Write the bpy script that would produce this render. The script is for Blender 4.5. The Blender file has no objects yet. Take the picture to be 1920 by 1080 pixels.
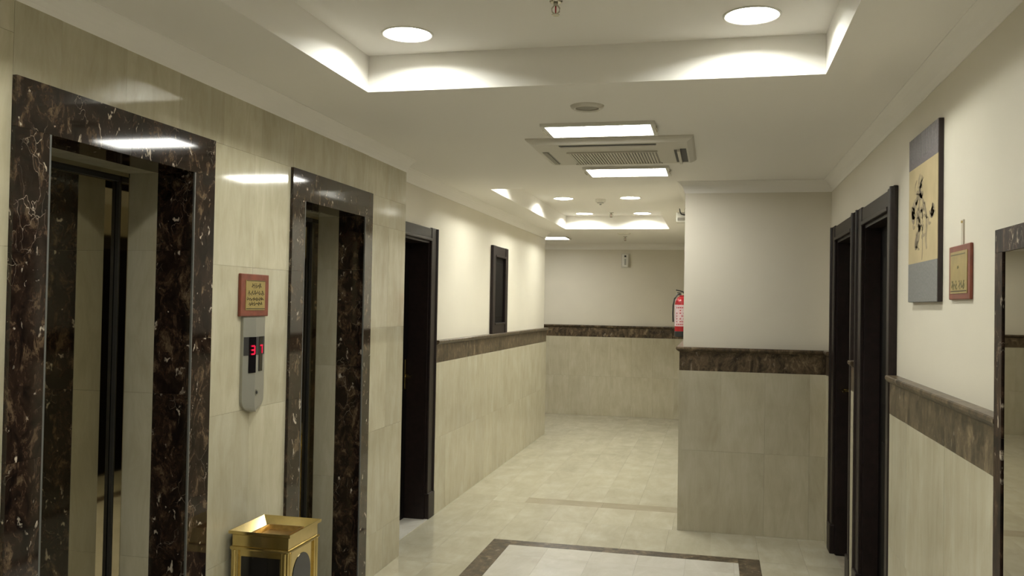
import bpy, bmesh, math, random
from mathutils import Vector, Matrix
random.seed(7)
scene = bpy.context.scene
C = scene.collection

# ------------------------------------------------------------------ camera, world, exposure
EYE = Vector((0.0, 0.0, 1.6))
F_PX, YAW, PITCH, ROLL = 1645.37, math.radians(-13.0471), math.radians(1.07174), math.radians(1.0224)
fw = Vector((math.sin(YAW)*math.cos(PITCH), math.cos(YAW)*math.cos(PITCH), math.sin(PITCH)))
r0 = Vector((math.cos(YAW), -math.sin(YAW), 0.0))
u0 = r0.cross(fw)
rr = r0*math.cos(ROLL) + u0*math.sin(ROLL)
uu = -r0*math.sin(ROLL) + u0*math.cos(ROLL)
cam_data = bpy.data.cameras.new('camera')
cam_data.sensor_width = 36.0
cam_data.lens = F_PX/1920*36.0
cam_data.clip_start = 0.02
cam = bpy.data.objects.new('camera', cam_data)
C.objects.link(cam)
m3 = Matrix((rr, uu, -fw)).transposed()
cam.matrix_world = Matrix.Translation(EYE) @ m3.to_4x4()
scene.camera = cam

world = bpy.data.worlds.new('world')
scene.world = world
world.use_nodes = True
world.node_tree.nodes['Background'].inputs[0].default_value = (0.9, 0.86, 0.75, 1)
world.node_tree.nodes['Background'].inputs[1].default_value = 0.02
scene.view_settings.view_transform = 'Standard'
scene.view_settings.look = 'None'
scene.view_settings.exposure = 0.19
scene.cycles.caustics_reflective = False
scene.view_settings.gamma = 1.0
scene.view_settings.use_curve_mapping = False
LAMP = (0.985, 1.0, 0.925)
PANEL_E = 25.0
DISC_E = 180.0
DISC_E2 = 205.0

# ------------------------------------------------------------------ dimensions (metres)
XL = -1.925                 # marble face of the elevator wall
XP, XW = -2.076, -2.048     # painted face / wainscot face beyond it
XR, XRW = 0.785, 0.756      # right wall: paint / wainscot
XQ, XQW = -0.221, -0.246    # corridor side of the pier
YM = 5.275                  # end of elevator wall
YP = 10.754                 # end of painted wall
YQ, YQP = 6.449, 6.476      # pier front: wainscot / paint
YK, YKP = 12.80, 12.825     # end wall
YB = -2.3                   # wall behind
XF = -5.2                   # far end of the side corridor
ZS, ZT = 2.51, 2.668        # ceiling, tray top
ZB, ZN, ZR = 1.148, 1.283, 1.317   # rail band bottom, nose bottom, nose top
T1 = (-1.481, 0.405, -0.10, 3.553)
T2 = (-1.748, -0.529, 6.724, 10.34)
LAMP_XY = [(x, y) for y in (0.17, 1.73, 3.285) for x in (-1.207, 0.117)]+[(x, y) for y in (7.07, 8.634, 10.08) for x in (-1.49, -0.826)]
LAMP_R, LAMP_D = 0.095, 0.042      # recessed can radius and depth

# ------------------------------------------------------------------ materials
def new_mat(name):
    m = bpy.data.materials.new(name); m.use_nodes = True
    nt = m.node_tree
    return m, nt, nt.nodes['Principled BSDF']
def N(nt, t, **k):
    n = nt.nodes.new(t)
    for a, b in k.items(): setattr(n, a, b)
    return n
def plain(name, col, rough=0.5, metal=0.0, spec=0.5, noise=0.0, nscale=20.0, bump=0.0, bscale=200.0):
    m, nt, b = new_mat(name)
    b.inputs['Base Color'].default_value = (*col, 1)
    b.inputs['Roughness'].default_value = rough
    b.inputs['Metallic'].default_value = metal
    b.inputs['Specular IOR Level'].default_value = spec
    geo = N(nt, 'ShaderNodeNewGeometry')
    if noise:
        n = N(nt, 'ShaderNodeTexNoise'); n.inputs['Scale'].default_value = nscale; n.inputs['Detail'].default_value = 4
        nt.links.new(geo.outputs['Position'], n.inputs['Vector'])
        r = N(nt, 'ShaderNodeValToRGB')
        r.color_ramp.elements[0].position = 0.3; r.color_ramp.elements[1].position = 0.7
        r.color_ramp.elements[0].color = (*[c*(1-noise) for c in col], 1)
        r.color_ramp.elements[1].color = (*[min(1, c*(1+noise)) for c in col], 1)
        nt.links.new(n.outputs['Fac'], r.inputs['Fac']); nt.links.new(r.outputs['Color'], b.inputs['Base Color'])
    if bump:
        n2 = N(nt, 'ShaderNodeTexNoise'); n2.inputs['Scale'].default_value = bscale; n2.inputs['Detail'].default_value = 3
        nt.links.new(geo.outputs['Position'], n2.inputs['Vector'])
        bp = N(nt, 'ShaderNodeBump'); bp.inputs['Strength'].default_value = bump; bp.inputs['Distance'].default_value = 0.002
        nt.links.new(n2.outputs['Fac'], bp.inputs['Height']); nt.links.new(bp.outputs['Normal'], b.inputs['Normal'])
    return m
def emitter(name, col, strength):
    m, nt, b = new_mat(name)
    b.inputs['Base Color'].default_value = (0.8, 0.8, 0.8, 1)
    b.inputs['Emission Color'].default_value = (*col, 1)
    b.inputs['Emission Strength'].default_value = strength
    return m
def tile_coords(nt, scale):
    geo = N(nt, 'ShaderNodeNewGeometry'); oi = N(nt, 'ShaderNodeObjectInfo')
    mu = N(nt, 'ShaderNodeMath', operation='MULTIPLY'); mu.inputs[1].default_value = 53.0
    nt.links.new(oi.outputs['Random'], mu.inputs[0])
    cx = N(nt, 'ShaderNodeCombineXYZ')
    for i in range(3): nt.links.new(mu.outputs[0], cx.inputs[i])
    ad = N(nt, 'ShaderNodeVectorMath', operation='ADD')
    nt.links.new(geo.outputs['Position'], ad.inputs[0]); nt.links.new(cx.outputs[0], ad.inputs[1])
    sc = N(nt, 'ShaderNodeVectorMath', operation='MULTIPLY'); sc.inputs[1].default_value = scale
    nt.links.new(ad.outputs[0], sc.inputs[0])
    return sc.outputs[0], oi.outputs['Random'], ad.outputs[0]
def travertine(name, lo, mid, hi, scale, rough, vary=0.10, spec=0.5):
    m, nt, b = new_mat(name)
    vec, rnd, raw = tile_coords(nt, scale)
    n = N(nt, 'ShaderNodeTexNoise'); n.inputs['Scale'].default_value = 1.0; n.inputs['Detail'].default_value = 8
    n.inputs['Roughness'].default_value = 0.70; n.inputs['Distortion'].default_value = 0.7
    nt.links.new(vec, n.inputs['Vector'])
    n2 = N(nt, 'ShaderNodeTexNoise'); n2.inputs['Scale'].default_value = 4.0; n2.inputs['Detail'].default_value = 5
    nt.links.new(raw, n2.inputs['Vector'])
    mx0 = N(nt, 'ShaderNodeMix'); mx0.inputs[0].default_value = 0.4
    nt.links.new(n.outputs['Fac'], mx0.inputs[2]); nt.links.new(n2.outputs['Fac'], mx0.inputs[3])
    r = N(nt, 'ShaderNodeValToRGB'); e = r.color_ramp.elements
    e[0].position = 0.30; e[0].color = (*lo, 1); e[1].position = 0.70; e[1].color = (*hi, 1)
    k = e.new(0.5); k.color = (*mid, 1)
    nt.links.new(mx0.outputs[0], r.inputs['Fac'])
    mr = N(nt, 'ShaderNodeMapRange'); mr.inputs[3].default_value = 1-vary; mr.inputs[4].default_value = 1+vary
    nt.links.new(rnd, mr.inputs[0])
    hs = N(nt, 'ShaderNodeHueSaturation')
    nt.links.new(mr.outputs[0], hs.inputs['Value']); nt.links.new(r.outputs['Color'], hs.inputs['Color'])
    nt.links.new(hs.outputs[0], b.inputs['Base Color'])
    b.inputs['Roughness'].default_value = rough
    b.inputs['Specular IOR Level'].default_value = spec
    return m
def emperador(name, dark, brown, tan, rough, veins=0.9, scale=1.0):
    m, nt, b = new_mat(name)
    vec, rnd, raw = tile_coords(nt, (scale, scale, scale*0.62))
    w = N(nt, 'ShaderNodeTexNoise'); w.inputs['Scale'].default_value = 7.0; w.inputs['Detail'].default_value = 4
    nt.links.new(vec, w.inputs['Vector'])
    ws = N(nt, 'ShaderNodeVectorMath', operation='SCALE'); ws.inputs['Scale'].default_value = 0.22
    nt.links.new(w.outputs['Color'], ws.inputs[0])
    wa = N(nt, 'ShaderNodeVectorMath', operation='ADD')
    nt.links.new(vec, wa.inputs[0]); nt.links.new(ws.outputs[0], wa.inputs[1])
    n = N(nt, 'ShaderNodeTexNoise'); n.inputs['Scale'].default_value = 13.0; n.inputs['Detail'].default_value = 10; n.inputs['Roughness'].default_value = 0.74
    nt.links.new(wa.outputs[0], n.inputs['Vector'])
    r = N(nt, 'ShaderNodeValToRGB'); e = r.color_ramp.elements
    e[0].position = 0.41; e[0].color = (*dark, 1); e[1].position = 0.71; e[1].color = (*tan, 1)
    k = e.new(0.55); k.color = (*brown, 1)
    nt.links.new(n.outputs['Fac'], r.inputs['Fac'])
    v = N(nt, 'ShaderNodeTexVoronoi', feature='DISTANCE_TO_EDGE'); v.inputs['Scale'].default_value = 11.0
    nt.links.new(wa.outputs[0], v.inputs['Vector'])
    vr = N(nt, 'ShaderNodeValToRGB'); e = vr.color_ramp.elements
    e[0].position = 0.0; e[0].color = (1, 1, 1, 1); e[1].position = 0.011; e[1].color = (0, 0, 0, 1)
    nt.links.new(v.outputs['Distance'], vr.inputs['Fac'])
    mk = N(nt, 'ShaderNodeTexNoise'); mk.inputs['Scale'].default_value = 5.0; mk.inputs['Detail'].default_value = 2
    nt.links.new(vec, mk.inputs['Vector'])
    mr = N(nt, 'ShaderNodeValToRGB'); e = mr.color_ramp.elements
    e[0].position = 0.54; e[0].color = (0, 0, 0, 1); e[1].position = 0.74; e[1].color = (1, 1, 1, 1)
    nt.links.new(mk.outputs['Fac'], mr.inputs['Fac'])
    mu = N(nt, 'ShaderNodeMath', operation='MULTIPLY')
    nt.links.new(vr.outputs['Color'], mu.inputs[0]); nt.links.new(mr.outputs['Color'], mu.inputs[1])
    # bright calcite spots
    s = N(nt, 'ShaderNodeTexNoise'); s.inputs['Scale'].default_value = 21.0; s.inputs['Detail'].default_value = 4
    nt.links.new(wa.outputs[0], s.inputs['Vector'])
    sr = N(nt, 'ShaderNodeValToRGB'); e = sr.color_ramp.elements
    e[0].position = 0.655; e[0].color = (0, 0, 0, 1); e[1].position = 0.71; e[1].color = (1, 1, 1, 1)
    nt.links.new(s.outputs['Fac'], sr.inputs['Fac'])
    mxx = N(nt, 'ShaderNodeMath', operation='MAXIMUM')
    nt.links.new(mu.outputs[0], mxx.inputs[0]); nt.links.new(sr.outputs['Color'], mxx.inputs[1])
    fa = N(nt, 'ShaderNodeMath', operation='MULTIPLY'); fa.inputs[1].default_value = veins
    nt.links.new(mxx.outputs[0], fa.inputs[0])
    mix = N(nt, 'ShaderNodeMix', data_type='RGBA')
    nt.links.new(fa.outputs[0], mix.inputs[0]); nt.links.new(r.outputs['Color'], mix.inputs[6])
    mix.inputs[7].default_value = (0.50, 0.43, 0.34, 1)
    nt.links.new(mix.outputs[2], b.inputs['Base Color'])
    b.inputs['Roughness'].default_value = rough
    return m

M = {}
M['paint'] = plain('cream_paint', (0.645, 0.602, 0.50), 0.55, noise=0.02, nscale=3, bump=0.15, bscale=350)
M['ceil'] = plain('ceiling_paint', (0.83, 0.805, 0.76), 0.7, bump=0.1, bscale=300)
M['trav'] = travertine('travertine_wall', (0.375, 0.335, 0.225), (0.465, 0.425, 0.305), (0.55, 0.515, 0.395), (15, 15, 3.2), 0.07, 0.07)
M['travflat'] = travertine('travertine_wainscot', (0.39, 0.345, 0.24), (0.47, 0.43, 0.315), (0.545, 0.51, 0.395), (13, 13, 3.0), 0.16, 0.045)
M['floor'] = travertine('floor_marble', (0.36, 0.328, 0.235), (0.435, 0.40, 0.298), (0.515, 0.483, 0.38), (7, 2.2, 7), 0.13, 0.035)
M['floorwhite'] = travertine('floor_white_marble', (0.48, 0.445, 0.37), (0.56, 0.53, 0.455), (0.64, 0.615, 0.545), (5, 2.5, 5), 0.13, 0.035)
M['floortan'] = travertine('floor_tan_marble', (0.29, 0.25, 0.17), (0.35, 0.305, 0.215), (0.40, 0.355, 0.26), (5, 5, 5), 0.13, 0.05)
M['emp'] = emperador('dark_emperador_marble', (0.006, 0.0042, 0.0035), (0.030, 0.017, 0.011), (0.19, 0.135, 0.08), 0.06, 0.9, 1.5)
M['empband'] = emperador('brown_emperador_band', (0.03, 0.021, 0.013), (0.105, 0.075, 0.045), (0.30, 0.23, 0.14), 0.30, 0.35, 1.2)
M['empband'].node_tree.nodes['Principled BSDF'].inputs['Specular IOR Level'].default_value = 0.28
M['empmatte'] = emperador('honed_emperador_marble', (0.007, 0.0045, 0.004), (0.035, 0.019, 0.012), (0.20, 0.13, 0.085), 0.45, 0.9, 1.3)
M['empmatte'].node_tree.nodes['Principled BSDF'].inputs['Specular IOR Level'].default_value = 0.15
M['grout'] = plain('grout', (0.30, 0.26, 0.19), 0.9, noise=0.1)
M['wood'] = plain('dark_wenge_wood', (0.013, 0.0075, 0.0065), 0.42, spec=0.3, noise=0.25, nscale=30)
M['woodpanel'] = plain('near_black_door_leaf', (0.004, 0.003, 0.0028), 0.5, spec=0.08, noise=0.2, nscale=30)
M['brass'] = plain('polished_brass', (0.60, 0.47, 0.20), 0.16, 1.0, noise=0.06, nscale=40)
M['brassin'] = plain('brushed_brass', (0.45, 0.30, 0.11), 0.35, 1.0, noise=0.15, nscale=60)
M['steel'] = plain('polished_steel', (0.62, 0.57, 0.45), 0.03, 1.0)
M['steelmatte'] = plain('brushed_steel', (0.42, 0.42, 0.38), 0.35, 1.0, noise=0.05, nscale=90)
M['panelgrey'] = plain('satin_panel', (0.32, 0.31, 0.26), 0.38, 0.4)
M['panelblack'] = plain('black_acrylic', (0.006, 0.005, 0.006), 0.12)
M['darkmetal'] = plain('dark_metal_trim', (0.10, 0.10, 0.09), 0.5)
M['black'] = plain('black_rubber', (0.008, 0.008, 0.008), 0.5)
M['ash'] = plain('dark_glass_panel', (0.01, 0.009, 0.008), 0.08)
M['red'] = plain('red_enamel', (0.30, 0.010, 0.016), 0.25)
M['paper'] = plain('pale_label', (0.50, 0.38, 0.40), 0.5, noise=0.15, nscale=60)
M['white'] = plain('white_plastic', (0.68, 0.66, 0.60), 0.45)
M['acwhite'] = plain('ac_plastic', (0.60, 0.57, 0.50), 0.45)
M['acgrille'] = plain('ac_grille', (0.30, 0.28, 0.24), 0.6)
M['dark'] = plain('dark_slot', (0.02, 0.019, 0.017), 0.6)
M['grey'] = plain('grey_plastic', (0.33, 0.33, 0.30), 0.4)
M['redwood'] = plain('red_brown_frame', (0.175, 0.045, 0.024), 0.45, noise=0.2, nscale=30)
M['goldplate'] = plain('gold_plate', (0.33, 0.25, 0.085), 0.35, 0.25, noise=0.12, nscale=30)
M['script'] = plain('dark_script', (0.045, 0.030, 0.008), 0.5)
M['greenscript'] = plain('green_script', (0.135, 0.125, 0.06), 0.5)
M['cloth1'] = plain('grey_violet_weave', (0.145, 0.128, 0.132), 0.8, noise=0.2, nscale=120)
M['cloth2'] = plain('grey_blue_weave', (0.185, 0.182, 0.172), 0.8, noise=0.15, nscale=120)
M['canvas'] = plain('tan_canvas', (0.44, 0.355, 0.20), 0.8, noise=0.08, nscale=9)
M['ink'] = plain('grey_ink', (0.285, 0.232, 0.148), 0.8, noise=0.25, nscale=50)
M['inkpale'] = plain('pale_ink', (0.31, 0.25, 0.155), 0.8, noise=0.2, nscale=50)
M['ink2'] = plain('dark_ink', (0.20, 0.16, 0.108), 0.8, noise=0.25, nscale=50)
M['canvasedge'] = plain('black_brown_edge', (0.018, 0.009, 0.009), 0.5)
M['strap'] = plain('pale_strap', (0.46, 0.41, 0.32), 0.6)
M['mirror'] = plain('mirror_glass', (0.34, 0.32, 0.26), 0.02, 1.0)
M['lampdisc'] = emitter('lamp_disc', LAMP, DISC_E)
M['lampdisc2'] = emitter('lamp_disc_corridor', LAMP, DISC_E2)
M['lamppanel'] = emitter('lamp_panel', (1.0, 0.99, 0.93), PANEL_E)
M['led'] = emitter('red_led', (1.0, 0.0, 0.06), 0.6)
M['led'].node_tree.nodes['Principled BSDF'].inputs['Base Color'].default_value = (0.1, 0.0, 0.0, 1)
M['chrome'] = plain('chrome', (0.5, 0.48, 0.42), 0.2, 1.0)

# ------------------------------------------------------------------ mesh helpers
def bm_box(bm, x0, x1, y0, y1, z0, z1, bevel=0.0):
    xs, ys, zs = sorted((x0, x1)), sorted((y0, y1)), sorted((z0, z1))
    vs = [bm.verts.new((x, y, z)) for x in xs for y in ys for z in zs]
    fs = [(0, 1, 3, 2), (4, 6, 7, 5), (0, 4, 5, 1), (2, 3, 7, 6), (0, 2, 6, 4), (1, 5, 7, 3)]
    ff = [bm.faces.new([vs[i] for i in f]) for f in fs]
    if bevel:
        es = set(e for f in ff for e in f.edges)
        bmesh.ops.bevel(bm, geom=list(es), offset=bevel, segments=2, affect='EDGES', profile=0.5)
def bm_cyl(bm, p0, p1, r0, r1=None, n=20, cap=True):
    r1 = r0 if r1 is None else r1
    p0, p1 = Vector(p0), Vector(p1); d = (p1-p0).normalized()
    a = d.orthogonal().normalized(); b = d.cross(a)
    A = []; B = []
    for i in range(n):
        t = 2*math.pi*i/n; o = a*math.cos(t)+b*math.sin(t)
        A.append(bm.verts.new(p0+o*r0)); B.append(bm.verts.new(p1+o*r1))
    for i in range(n):
        j = (i+1) % n
        bm.faces.new((A[i], A[j], B[j], B[i]))
    if cap:
        bm.faces.new(A[::-1]); bm.faces.new(B)
def bm_lathe(bm, c, prof, n=32, axis='Z'):
    rings = []
    for r, z in prof:
        ring = []
        for i in range(n):
            t = 2*math.pi*i/n
            ring.append(bm.verts.new((c[0]+r*math.cos(t), c[1]+r*math.sin(t), c[2]+z)))
        rings.append(ring)
    for a, b in zip(rings, rings[1:]):
        for i in range(n):
            j = (i+1) % n
            bm.faces.new((a[i], a[j], b[j], b[i]))
    if prof[0][0] > 1e-6: bm.faces.new(rings[0][::-1])
    if prof[-1][0] > 1e-6: bm.faces.new(rings[-1])
def bm_tube(bm, pts, r, n=10):
    pts = [Vector(p) for p in pts]; rings = []
    for i, p in enumerate(pts):
        d = (pts[min(i+1, len(pts)-1)]-pts[max(i-1, 0)]).normalized()
        a = d.cross(Vector((0.31, 0.2, 0.93))).normalized(); b = d.cross(a)
        rr_ = r[i] if isinstance(r, (list, tuple)) else r
        rings.append([bm.verts.new(p+(a*math.cos(2*math.pi*k/n)+b*math.sin(2*math.pi*k/n))*rr_) for k in range(n)])
    for A, B in zip(rings, rings[1:]):
        for k in range(n):
            l = (k+1) % n
            bm.faces.new((A[k], A[l], B[l], B[k]))
    bm.faces.new(rings[0][::-1]); bm.faces.new(rings[-1])
def obj(name, bm, mat, parent=None, smooth=False, bevel=0.0):
    bmesh.ops.remove_doubles(bm, verts=bm.verts, dist=1e-6)
    bmesh.ops.recalc_face_normals(bm, faces=bm.faces)
    if parent is not None:
        o_ = Vector((0, 0, 0)); q = parent
        while q is not None: o_ += q.location; q = q.parent
        bmesh.ops.translate(bm, vec=-o_, verts=bm.verts)
    me = bpy.data.meshes.new(name); bm.to_mesh(me); bm.free()
    me.materials.append(M[mat])
    if smooth:
        for p in me.polygons: p.use_smooth = True
    o = bpy.data.objects.new(name, me); C.objects.link(o)
    if parent is not None: o.parent = parent
    if smooth:
        md = o.modifiers.new('split', 'EDGE_SPLIT'); md.split_angle = math.radians(35)
    if bevel:
        md = o.modifiers.new('bevel', 'BEVEL'); md.width = bevel; md.segments = 2; md.limit_method = 'ANGLE'
    return o
def box(name, mat, parent, x0, x1, y0, y1, z0, z1, bevel=0.0):
    bm = bmesh.new(); bm_box(bm, x0, x1, y0, y1, z0, z1)
    return obj(name, bm, mat, parent, bevel=bevel)
def cyl(name, mat, parent, p0, p1, r0, r1=None, n=24):
    bm = bmesh.new(); bm_cyl(bm, p0, p1, r0, r1, n)
    return obj(name, bm, mat, parent, smooth=True)
def tag(o, label=None, cat=None, group=None, kind=None):
    if label: o['label'] = label
    if cat: o['category'] = cat
    if group: o['group'] = group
    if kind: o['kind'] = kind
    return o
def thing(name, label, cat, loc, group=None, kind=None):
    o = bpy.data.objects.new(name, None); C.objects.link(o); o.location = loc
    o.empty_display_size = 0.1
    return tag(o, label, cat, group, kind)
def copy_thing(src, loc, label=None):
    r = src.copy(); C.objects.link(r); r.location = loc
    if label: r['label'] = label
    for ch in list(src.children):
        c = ch.copy(); C.objects.link(c); c.parent = r
        for g in list(ch.children):
            d = g.copy(); C.objects.link(d); d.parent = c
    return r
# shared unit tile, faces only slightly eased at the rim
UNIT = {}
def unit_mesh(mat):
    if mat not in UNIT:
        bm = bmesh.new(); bm_box(bm, -.5, .5, -.5, .5, -.5, .5)
        bmesh.ops.recalc_face_normals(bm, faces=bm.faces)
        me = bpy.data.meshes.new('tile_'+mat); bm.to_mesh(me); bm.free(); me.materials.append(M[mat]); UNIT[mat] = me
    return UNIT[mat]
def tile(name, mat, parent, x0, x1, y0, y1, z0, z1):
    o = bpy.data.objects.new(name, unit_mesh(mat)); C.objects.link(o)
    off = Vector((0, 0, 0)); q = parent
    while q is not None: off += q.location; q = q.parent
    o.location = Vector(((x0+x1)/2, (y0+y1)/2, (z0+z1)/2))-off
    o.scale = (abs(x1-x0), abs(y1-y0), abs(z1-z0)); o.parent = parent
    return o
G = 0.00035
def cuts(a, b, step, start=None):
    """positions from a to b broken every step, first joint at start"""
    s = a+step if start is None else start
    while s <= a+0.03: s += step
    out = [a]
    while s < b-0.03: out.append(s); s += step
    out.append(b); return out
def tile_wall_x(parent, mat, xf, xb, y0, y1, z0, z1, w, h, ys=None, zs=None, name='wall_tile'):
    cy, cz = cuts(y0, y1, w, ys), cuts(z0, z1, h, zs)
    for a, b in zip(cy, cy[1:]):
        for c, d in zip(cz, cz[1:]):
            j = random.uniform(-.0004, .0004)
            tile(name, mat, parent, xf+j, xb, a+G, b-G, c+G, d-G)
def tile_wall_y(parent, mat, yf, yb, x0, x1, z0, z1, w, h, xs=None, zs=None, name='wall_tile'):
    cx, cz = cuts(x0, x1, w, xs), cuts(z0, z1, h, zs)
    for a, b in zip(cx, cx[1:]):
        for c, d in zip(cz, cz[1:]):
            j = random.uniform(-.0004, .0004)
            tile(name, mat, parent, a+G, b-G, yf+j, yb, c+G, d-G)
def tile_floor(parent, mat, x0, x1, y0, y1, w, l, xs=None, ys=None, name='floor_tile'):
    cx, cy = cuts(x0, x1, w, xs), cuts(y0, y1, l, ys)
    for a, b in zip(cx, cx[1:]):
        for c, d in zip(cy, cy[1:]):
            tile(name, mat, parent, a+G, b-G, c+G, d-G, -0.02, random.uniform(-.0003, 0))
def sweep(name, mat, path, prof, kind='structure', label=None, closed_ends=True):
    """prof: (distance out of the wall to the right of travel, z) swept along path of wall corners, mitred"""
    P = [Vector((x, y)) for x, y in path]; n = len(P); bm = bmesh.new(); rings = []
    for i in range(n):
        d0 = (P[i]-P[i-1]).normalized() if i > 0 else None
        d1 = (P[i+1]-P[i]).normalized() if i < n-1 else None
        nr = lambda d: Vector((d.y, -d.x))
        if d0 is None: off = nr(d1)
        elif d1 is None: off = nr(d0)
        else:
            a, b = nr(d0), nr(d1); off = (a+b)/(1+a.dot(b))
        rings.append([bm.verts.new((P[i].x+off.x*o, P[i].y+off.y*o, z)) for o, z in prof])
    m = len(prof)
    for A, B in zip(rings, rings[1:]):
        for k in range(m):
            l = (k+1) % m
            bm.faces.new((A[k], A[l], B[l], B[k]))
    bm.faces.new(rings[0]); bm.faces.new(rings[-1][::-1])
    o = obj(name, bm, mat)
    return tag(o, label, None, None, kind)

# ================================================================== THE SETTING
# ---- floor
floor = box('floor', 'grout', None, XF-0.3, 1.2, YB-0.3, 13.2, -0.12, -0.008)
tag(floor, 'polished cream marble floor with a brown marble inlay border', None, None, 'structure')
IX0, IX1, IY1, IY0 = -1.447, 0.296, 5.844, -1.2
BW = 0.132
tile_floor(floor, 'floor', XL, IX0, YB, YM, 0.30, 0.60, xs=-1.69, ys=-2.0)
tile_floor(floor, 'floor', XW, IX0, YM, 6.98, 0.30, 0.60, xs=-1.75, ys=5.55)
tile_floor(floor, 'floor', IX1, XRW+0.03, YB, YQ, 0.30, 0.60, xs=0.575, ys=-2.0)
tile_floor(floor, 'floor', IX0, IX1, YB, IY0, 0.30, 0.60)
tile_floor(floor, 'floor', IX0, IX1, IY1, YQ, 0.293, 0.61, xs=-1.18)
tile_floor(floor, 'floor', IX0, XQW, YQ, 6.98, 0.30, 0.60, xs=-1.18)
tile_floor(floor, 'floor', XW, -1.48, 6.98, 7.17, 0.30, 0.60)
tile_floor(floor, 'floortan', -1.48, XQW, 6.98, 7.17, 0.62, 0.60, name='border_tile')
tile_floor(floor, 'floor', XW, XQW, 7.17, YK, 0.30, 0.60, xs=-1.78)
tile_floor(floor, 'floor', XF, XW, YP, YK, 0.30, 0.60)
# inlay border in brown marble, white field
tile_floor(floor, 'empband', IX0, IX0+BW, IY0, IY1, 0.5, 0.62, name='inlay_strip')
tile_floor(floor, 'empband', IX1-BW, IX1, IY0, IY1, 0.5, 0.62, name='inlay_strip')
tile_floor(floor, 'empband', IX0+BW, IX1-BW, IY1-0.115, IY1, 0.62, 0.5, name='inlay_strip')
tile_floor(floor, 'empband', IX0+BW, IX1-BW, IY0, IY0+0.115, 0.62, 0.5, name='inlay_strip')
tile_floor(floor, 'floorwhite', IX0+BW, IX1-BW, IY0+0.115, IY1-0.115, 0.296, 0.60, xs=-1.05, ys=0.1, name='field_tile')

# ---- ceiling with two raised trays
def ceiling():
    bm = bmesh.new()
    X0, X1, Y0, Y1 = XF-0.3, 1.2, YB-0.3, 13.2
    Hh = 0.14
    xs = {X0, X1, T1[0], T1[1], T2[0], T2[1]}; ys = {Y0, Y1, T1[2], T1[3], T2[2], T2[3]}
    for x, y in LAMP_XY: xs |= {round(x-Hh, 4), round(x+Hh, 4)}; ys |= {round(y-Hh, 4), round(y+Hh, 4)}
    xs, ys = sorted(xs), sorted(ys)
    def inside(x, y, T): return T[0] < x < T[1] and T[2] < y < T[3]
    for a, b in zip(xs, xs[1:]):
        for c, d in zip(ys, ys[1:]):
            mx, my = (a+b)/2, (c+d)/2
            if any(abs(mx-x) < Hh and abs(my-y) < Hh for x, y in LAMP_XY): continue
            z = ZT if inside(mx, my, T1) or inside(mx, my, T2) else ZS
            bm.faces.new([bm.verts.new(p) for p in ((a, c, z), (a, d, z), (b, d, z), (b, c, z))])
    for x, y in LAMP_XY:              # ceiling around each round can opening
        n = 48; A = []; B = []
        for k in range(n):
            t = 2*math.pi*k/n; cx_, cy_ = math.cos(t), math.sin(t); m_ = max(abs(cx_), abs(cy_))
            A.append(bm.verts.new((x+LAMP_R*cx_, y+LAMP_R*cy_, ZT))); B.append(bm.verts.new((x+Hh*cx_/m_, y+Hh*cy_/m_, ZT)))
        for k in range(n): l = (k+1) % n; bm.faces.new((A[k], A[l], B[l], B[k]))
    for T in (T1, T2):
        for (p, q) in (((T[0], T[2]), (T[1], T[2])), ((T[1], T[2]), (T[1], T[3])), ((T[1], T[3]), (T[0], T[3])), ((T[0], T[3]), (T[0], T[2]))):
            bm.faces.new([bm.verts.new(v) for v in ((*p, ZS), (*q, ZS), (*q, ZT), (*p, ZT))])
    bm_box(bm, X0, X1, Y0, Y1, ZT+0.09, ZT+0.16)
    bmesh.ops.remove_doubles(bm, verts=bm.verts, dist=1e-6)
    me = bpy.data.meshes.new('ceiling'); bm.to_mesh(me); bm.free(); me.materials.append(M['ceil'])
    o = bpy.data.objects.new('ceiling', me); C.objects.link(o)
    return tag(o, 'off white ceiling with two recessed trays', None, None, 'structure')
ceiling()

# ---- elevator openings (outer y0,y1 / inner y0,y1)
E1 = dict(o=(2.066, 3.072), i=(2.200, 2.938))
E2 = dict(o=(3.722, 4.696), i=(3.850, 4.587))
ZE, ZEI = 2.219, 2.075
XD = -2.245    # elevator door plane

def wall_of_boxes(name, boxes, mat, label):
    bm = bmesh.new()
    for b in boxes: bm_box(bm, *b)
    bmesh.ops.recalc_face_normals(bm, faces=bm.faces)
    me = bpy.data.meshes.new(name); bm.to_mesh(me); bm.free(); me.materials.append(M[mat])
    o = bpy.data.objects.new(name, me); C.objects.link(o)
    return tag(o, label, None, None, 'structure')

xb = XL-0.012
wl = wall_of_boxes('wall_left', [
    (-2.34, xb, YB, E1['i'][0]-0.014, 0, ZS+0.1), (-2.34, xb, E1['i'][1]+0.014, E2['i'][0]-0.014, 0, ZS+0.1), (-2.34, xb, E2['i'][1]+0.014, YM, 0, ZS+0.1),
    (-2.34, xb, E1['i'][0]-0.014, E1['i'][1]+0.014, ZEI+0.012, ZS+0.1), (-2.34, xb, E2['i'][0]-0.014, E2['i'][1]+0.014, ZEI+0.012, ZS+0.1)], 'grout',
    'polished beige travertine wall around the elevator doors')
ZTOP = 2.47
tile_wall_x(wl, 'trav', XL, xb, YB, E1['o'][0], 0, ZTOP, 0.325, 0.60, zs=0.537)
tile_wall_x(wl, 'trav', XL, xb, E1['o'][1], E2['o'][0], 0, ZE, 0.325, 0.60, zs=0.537)
tile_wall_x(wl, 'trav', XL, xb, E2['o'][1], YM, 0, ZE, 0.29, 0.60, zs=0.25)
tile_wall_x(wl, 'trav', XL, xb, E1['o'][0], YM, ZE, ZTOP, 0.30, 0.60, ys=2.25)

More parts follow.
